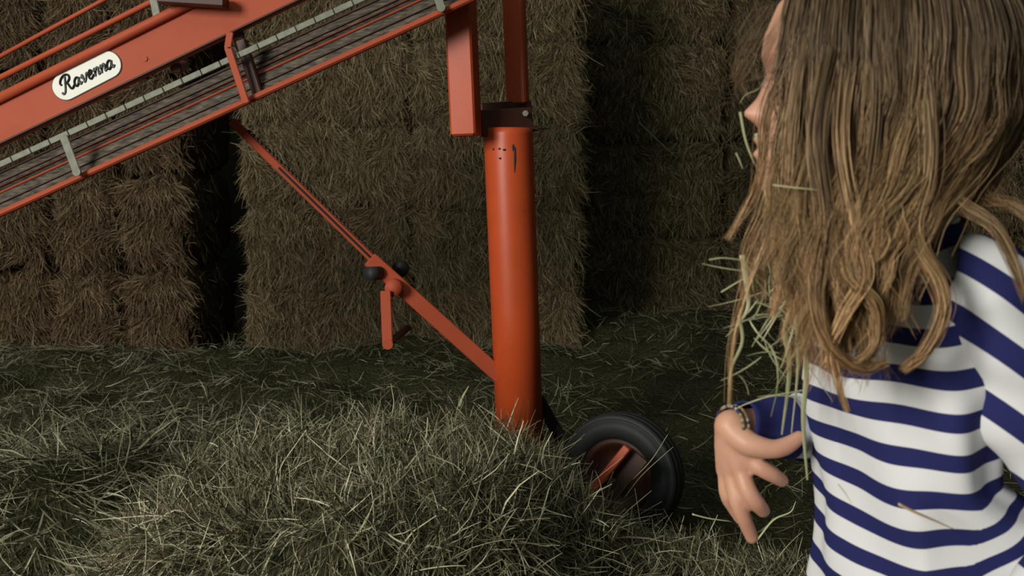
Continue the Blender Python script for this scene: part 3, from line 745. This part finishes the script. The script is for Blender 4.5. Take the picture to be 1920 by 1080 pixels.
# hair -------------------------------------------------------------
def hair_paths():
    allp = []; allw = []
    NL = 300; K = 32
    tt = np.linspace(0, 1, K)
    for l in range(NL):
        far = l >= 225
        # angle around the head, 0 = forward (-X), 90 = near side (-Y), 180 = back
        phi = R(random.uniform(33, 185)) if not far else R(random.uniform(185, 276))
        layer = random.random()
        back = .5 - .5 * math.cos(phi)
        rx = (.098 if math.cos(phi) > 0 else .125) + .012 * layer; ry = .085 + .016 * layer
        ex = -rx * math.cos(phi); ey = -ry * math.sin(phi)
        # skull-level point and root
        ztop = HZ + .125 + .008 * layer
        drop_px = None
        X0, Y0 = HX + ex, HY + ey
        # end height
        if not far:
            zend = np.interp(math.degrees(phi), [33, 50, 62, 85, 105, 125, 150, 185], [.98, .93, .896, .888, .898, .93, .95, .95]) + random.uniform(-.012, .05)
        else: zend = .93 + random.uniform(-.03, .05)
        if random.random() < .22: zend += random.uniform(.02, .09)
        # where it hangs lower down
        dg = math.degrees(phi)
        if not far and dg < 138:
            Xh = np.interp(dg, [33, 138], [.214, .328]) + random.uniform(-.006, .006); Yh = .712 + random.uniform(-.012, .008) + .05 * (1 - math.sin(phi))
        elif not far: Xh = HX + .075 + random.uniform(0, .05); Yh = .90 + random.uniform(-.02, .05)
        else: Xh = HX + ex * .8 + random.uniform(-.008, .008); Yh = Y0
        amp = random.uniform(.003, .008); wl = random.uniform(.055, .10); ph = random.uniform(0, 6.28); ph2 = random.uniform(0, 6.28)
        curl = random.uniform(-1, 1) * (.018 if random.random() < .5 else .006)
        ns = random.randint(60, 105)
        pl = []
        zroot = ztop
        Ltot = zroot - zend
        z = zroot - Ltot * tt ** 1.15
        # radial spread from the part to the skull ellipse
        s_ = np.clip((zroot - z) / .125, 0, 1); rad = np.sqrt(np.clip(1 - (1 - s_) ** 2, 0, 1))
        low = np.clip((HZ - .02 - z) / .13, 0, 1); low = low * low * (3 - 2 * low)
        cx = HX + ex * (.22 + .78 * rad); cy = HY + ey * (.06 + .94 * rad)
        x = cx * (1 - low) + Xh * low; y = cy * (1 - low) + Yh * low
        env = np.clip((HZ + .06 - z) / .2, 0, 1.15)
        x = x + amp * env * np.sin((z) * 2 * math.pi / wl + ph); y = y + amp * .7 * env * np.sin(z * 2 * math.pi / wl + ph2)
        e2 = np.clip((tt - .8) / .2, 0, 1) ** 2
        x = x + curl * e2; 
        base = np.stack([x, y, z], 1)
        cut = rng.uniform(.84, 1.0, ns); cut[rng.random(ns) < .1] *= .85
        T2 = tt[None, :] * cut[:, None]
        P = np.stack([np.interp(T2, tt, base[:, c]) for c in range(3)], -1)
        off = rng.normal(size=(ns, 3)) * np.array([.0056, .0044, .0])
        P = P + off[:, None] * (1.15 - .92 * T2)[..., None]
        P = P + rng.normal(size=(ns, 1, 3)) * .0022 * (T2[..., None] ** 2) + .0005 * np.sin(T2[..., None] * rng.uniform(8, 22, (ns, 1, 1)) + rng.uniform(0, 6, (ns, 1, 3)))
        stray = (rng.random((ns, 1, 1)) < .05) * rng.normal(size=(ns, 1, 3)) * .008 * T2[..., None]
        P = P + stray; P[:, :, 2] += rng.normal(size=(ns, 1)) * .002
        allp.append(P); allw.append(rng.uniform(.00026, .00052, ns))
    return allp, allw
ap, aw = hair_paths()
# hand-laid locks: tracked from what the photograph shows
def lock(pts, n, spread, tip=.3, w0=.0005):
    n = int(n * 1.5); w0 *= .72
    P = smooth_path([tuple(at(*p)) for p in pts], 10); idx = np.linspace(0, len(P) - 1, 40); base = np.stack([np.interp(idx, range(len(P)), P[:, c]) for c in range(3)], 1)
    off = rng.normal(size=(n, 3)) * spread; tt = np.linspace(0, 1, 40)
    Q = base[None] + off[:, None] * (1 - (1 - tip) * tt ** 1.2)[None, :, None] + .0012 * np.sin(tt[None, :, None] * rng.uniform(4, 16, (n, 1, 1)) + rng.uniform(0, 6, (n, 1, 3)))
    ap.append(Q); aw.append(rng.uniform(.7, 1.3, n) * w0)
lock([(1700, 40, .745), (1735, 180, .735), (1738, 330, .725), (1715, 440, .715), (1760, 530, .705), (1768, 590, .70), (1735, 660, .70), (1695, 692, .70)], 95, .0042, .35, .0006)
lock([(1640, 60, .745), (1640, 220, .735), (1620, 380, .72), (1590, 500, .70), (1640, 570, .69), (1645, 640, .69), (1600, 682, .69), (1540, 640, .70)], 80, .0032, .4, .0006)
lock([(1590, 80, .75), (1575, 260, .73), (1600, 420, .71), (1620, 520, .695), (1585, 590, .69), (1560, 650, .69), (1572, 720, .695), (1588, 770, .70)], 55, .0034, .12, .0006)
lock([(1560, 90, .75), (1530, 260, .735), (1545, 420, .715), (1530, 540, .70), (1550, 640, .69), (1610, 690, .69), (1660, 680, .69)], 70, .0036, .4, .0006)
lock([(1500, 60, .77), (1440, 200, .78), (1425, 330, .79), (1395, 400, .80), (1365, 450, .80)], 26, .003, .5, .00045)
lock([(1520, 60, .77), (1460, 260, .77), (1450, 400, .77), (1400, 540, .77), (1375, 640, .77), (1368, 760, .77)], 12, .004, .5, .0004)
lock([(1790, 60, .77), (1800, 200, .76), (1765, 330, .745), (1800, 380, .735), (1860, 420, .72), (1900, 490, .70), (1925, 560, .69)], 60, .0034, .5, .0006)
lock([(1830, 60, .80), (1850, 220, .79), (1830, 340, .765), (1770, 410, .74), (1735, 450, .72), (1705, 520, .71), (1690, 600, .70)], 26, .0025, .6, .0005)
lock([(1850, 100, .82), (1870, 300, .79), (1850, 370, .76), (1900, 385, .75), (1960, 430, .73)], 45, .004, .6, .0005)
lock([(1520, 40, .77), (1490, 200, .76), (1478, 360, .75), (1470, 500, .735), (1450, 590, .73)], 60, .0045, .4, .00055)
lock([(1480, 50, .79), (1428, 160, .795), (1412, 120, .81), (1385, 115, .82), (1372, 140, .82)], 6, .004, .9, .0003)
for dx in (0, 14, 30, 44):
    lock([(1520, 80, .77), (1462 + dx, 300, .775), (1432 + dx, 400, .775), (1402 + dx, 470, .78), (1398 + dx, 560, .78)], 16, .005, .7, .0004)
for k in range(9):   # flyaways at the fringe
    y0 = random.uniform(20, 120); lock([(1440, y0 - 60, .80), (1410, y0 - 10, .81), (1385 + random.uniform(-8, 6), y0 + 40, .82), (1400, y0 + 70, .82)], 4, .004, .8, .0003)
parts = []; vv = []
for P, w_ in zip(ap, aw):
    v, f_ = strands(P, w_, 3, .3); parts.append((v, f_)); vv.append(np.repeat(np.tile(np.linspace(0, 1, P.shape[1]), P.shape[0]), 3))
V, F = cat(parts); U = np.concatenate(vv)
U = np.clip((HZ + .06 - V[:, 2]) / .26, 0, 1)
me = np_mesh('hair', V, F); uvl = me.uv_layers.new(name='strand'); idx = np.zeros(len(me.loops), np.int32); me.loops.foreach_get('vertex_index', idx)
LR = np.concatenate([np.full(P.shape[0] * P.shape[1] * 3, random.random()) for P in ap])
uvl.data.foreach_set('uv', np.stack([LR, U], 1)[idx].astype(np.float32).ravel())
hair = link('hair', me, M_hair, person, True)
# scalp cap beneath the strands
hv, hf = head_mesh(); c = np.array([HX, HY, HZ])
keep = ((hv[:, 0] - HX) > -.055 - .4 * (hv[:, 2] - HZ - .05).clip(-1, .1)) | (hv[:, 2] > HZ + .085)
keep &= (hv[:, 2] > HZ - .07)
hv2 = c + (hv - c) * 1.035; hf2 = hf[keep[hf].all(1)]
cap = np_mesh('scalp_hair', hv2, hf2); cuv = cap.uv_layers.new(name='strand'); cuv.data.foreach_set('uv', np.tile(np.array([.1, 0], np.float32), len(cap.loops)))
bm = bmesh.new(); bm.from_mesh(cap); bmesh.ops.delete(bm, geom=[v for v in bm.verts if not v.link_faces], context='VERTS'); bm.to_mesh(cap); bm.free()
link('scalp_hair', cap, M_hair, hair, True)

# ---------------------------------------------------------------- single stalks and the wisp
def stalk(pts, wdt, name=None, label=None, catn='hay stalk', mat=M_stalk, flat=.4):
    P = smooth_path([tuple(at(*p)) for p in pts], 6); v, f_ = sweep(P, np.interp(np.linspace(0, 1, len(P)), [0, .5, 1], [wdt, wdt * .85, wdt * .3]), 6, squash=flat)
    if name is None: return v, f_
    return tag(put(name, [(v, f_)], mat, None, True), label, catn)
Yw = .80
ws = [[(1330, 487), (1360, 484), (1410, 494), (1470, 530)], [(1392, 478), (1398, 520), (1403, 575), (1382, 612)], [(1393, 488), (1430, 540), (1475, 590), (1512, 645)],
      [(1352, 548), (1385, 528), (1405, 520), (1440, 528)], [(1400, 500), (1450, 540), (1492, 566), (1530, 560)], [(1413, 592), (1445, 590), (1480, 606)], [(1472, 620), (1480, 700), (1466, 815)],
      [(1492, 600), (1496, 690), (1484, 812)], [(1508, 600), (1512, 700), (1506, 790), (1514, 900)], [(1475, 560), (1440, 620), (1428, 640)], [(1495, 540), (1470, 620), (1476, 660)], [(1455, 575), (1492, 640), (1530, 678), (1560, 672)],
      [(1385, 590), (1392, 640), (1372, 690), (1366, 740)], [(1500, 745), (1450, 742), (1400, 757), (1378, 768)], [(1504, 732), (1470, 738), (1420, 744)]]
wp = [stalk([(x, y, Yw + .015 * (i % 4)) for x, y in s], (.0017 if i not in (1, 2, 6, 8) else .0028)) for i, s in enumerate(ws)]
cst = np.array([list(at(random.gauss(1465, 35), random.gauss(560, 55), .81 + random.uniform(0, .04))) for _ in range(46)])
wp.append(blades(cst, rng.normal(size=(46, 3)) * [1, .3, 1] + [.2, 0, -.6], rng.uniform(.02, .06, 46), rng.uniform(.0006, .0013, 46), .5, 6, 3))
tag(put('hay_wisp', wp, M_stalk), 'tangled wisp of pale hay caught in the hair ends before the chest', 'hay', kind='stuff')
stalk([(1450, 347, .735), (1490, 352, .725), (1530, 356, .722), (1568, 361, .725)], .0016, 'hay_stalk', 'thin pale green hay stalk lying across the hair')
stalk([(1436, 150, .80), (1420, 168, .80), (1398, 178, .80), (1387, 194, .80)], .0012, 'hay_stalk', 'short curved hay stalk beside the eye')
stalk([(1418, 250, .80), (1426, 275, .80), (1431, 290, .80)], .0020, 'hay_stalk', 'hay stalk stuck beneath the nose at the lips')
stalk([(1388, 210, .80), (1398, 262, .795), (1412, 300, .795), (1420, 316, .80)], .0012, 'hay_stalk', 'thin curved hay stalk hanging before nose and mouth')
stalk([(1380, 287, .81), (1386, 300, .81), (1393, 318, .81)], .0016, 'hay_stalk', 'short loose hay bit left of the chin')
stalk([(1685, 945, .733), (1715, 960, .731), (1750, 975, .731), (1788, 992, .731)], .0030, 'hay_stalk', 'broad tan straw piece clinging to the shirt front', mat=plain('tan_straw', (.60, .42, .24), .7))
stalk([(1572, 908, .752), (1585, 925, .751), (1597, 944, .751)], .0012, 'hay_stalk', 'thin green hay stalk clinging low on the shirt front')
stalk([(1796, 116, .742), (1806, 124, .741), (1804, 138, .741)], .0012, 'hay_stalk', 'tiny hay bit caught high in the back of the hair')
stalk([(1198, 230, 5.60), (1232, 262, 5.66), (1274, 300, 5.74)], .0095, 'hay_stalk', 'long pale stalk jutting out of the dark hay beside the middle stack')
stalk([(1075, 985, 2.30), (1150, 930, 2.28), (1215, 870, 2.26), (1252, 815, 2.24)], .0048, 'hay_stalk', 'long pale stalk rising before the wheel, leaning right')
stalk([(1170, 935, 2.24), (1205, 890, 2.22), (1262, 838, 2.2)], .0042, 'hay_stalk', 'second pale stalk before the wheel, lower and flatter')
stalk([(862, 762, 2.4), (868, 744, 2.4), (879, 724, 2.4)], .0045, 'hay_stalk', 'single upright stalk standing above the heap left of the column')
stalk([(1298, 964, 1.60), (1330, 972, 1.60), (1372, 978, 1.60)], .0036, 'hay_stalk', 'pale green stalk sticking out left beneath the fingertips')
stalk([(1420, 1012, 1.6), (1450, 975, 1.6), (1482, 960, 1.6), (1492, 940, 1.6)], .0036, 'hay_stalk', 'bent green stalk right of the fingertips')
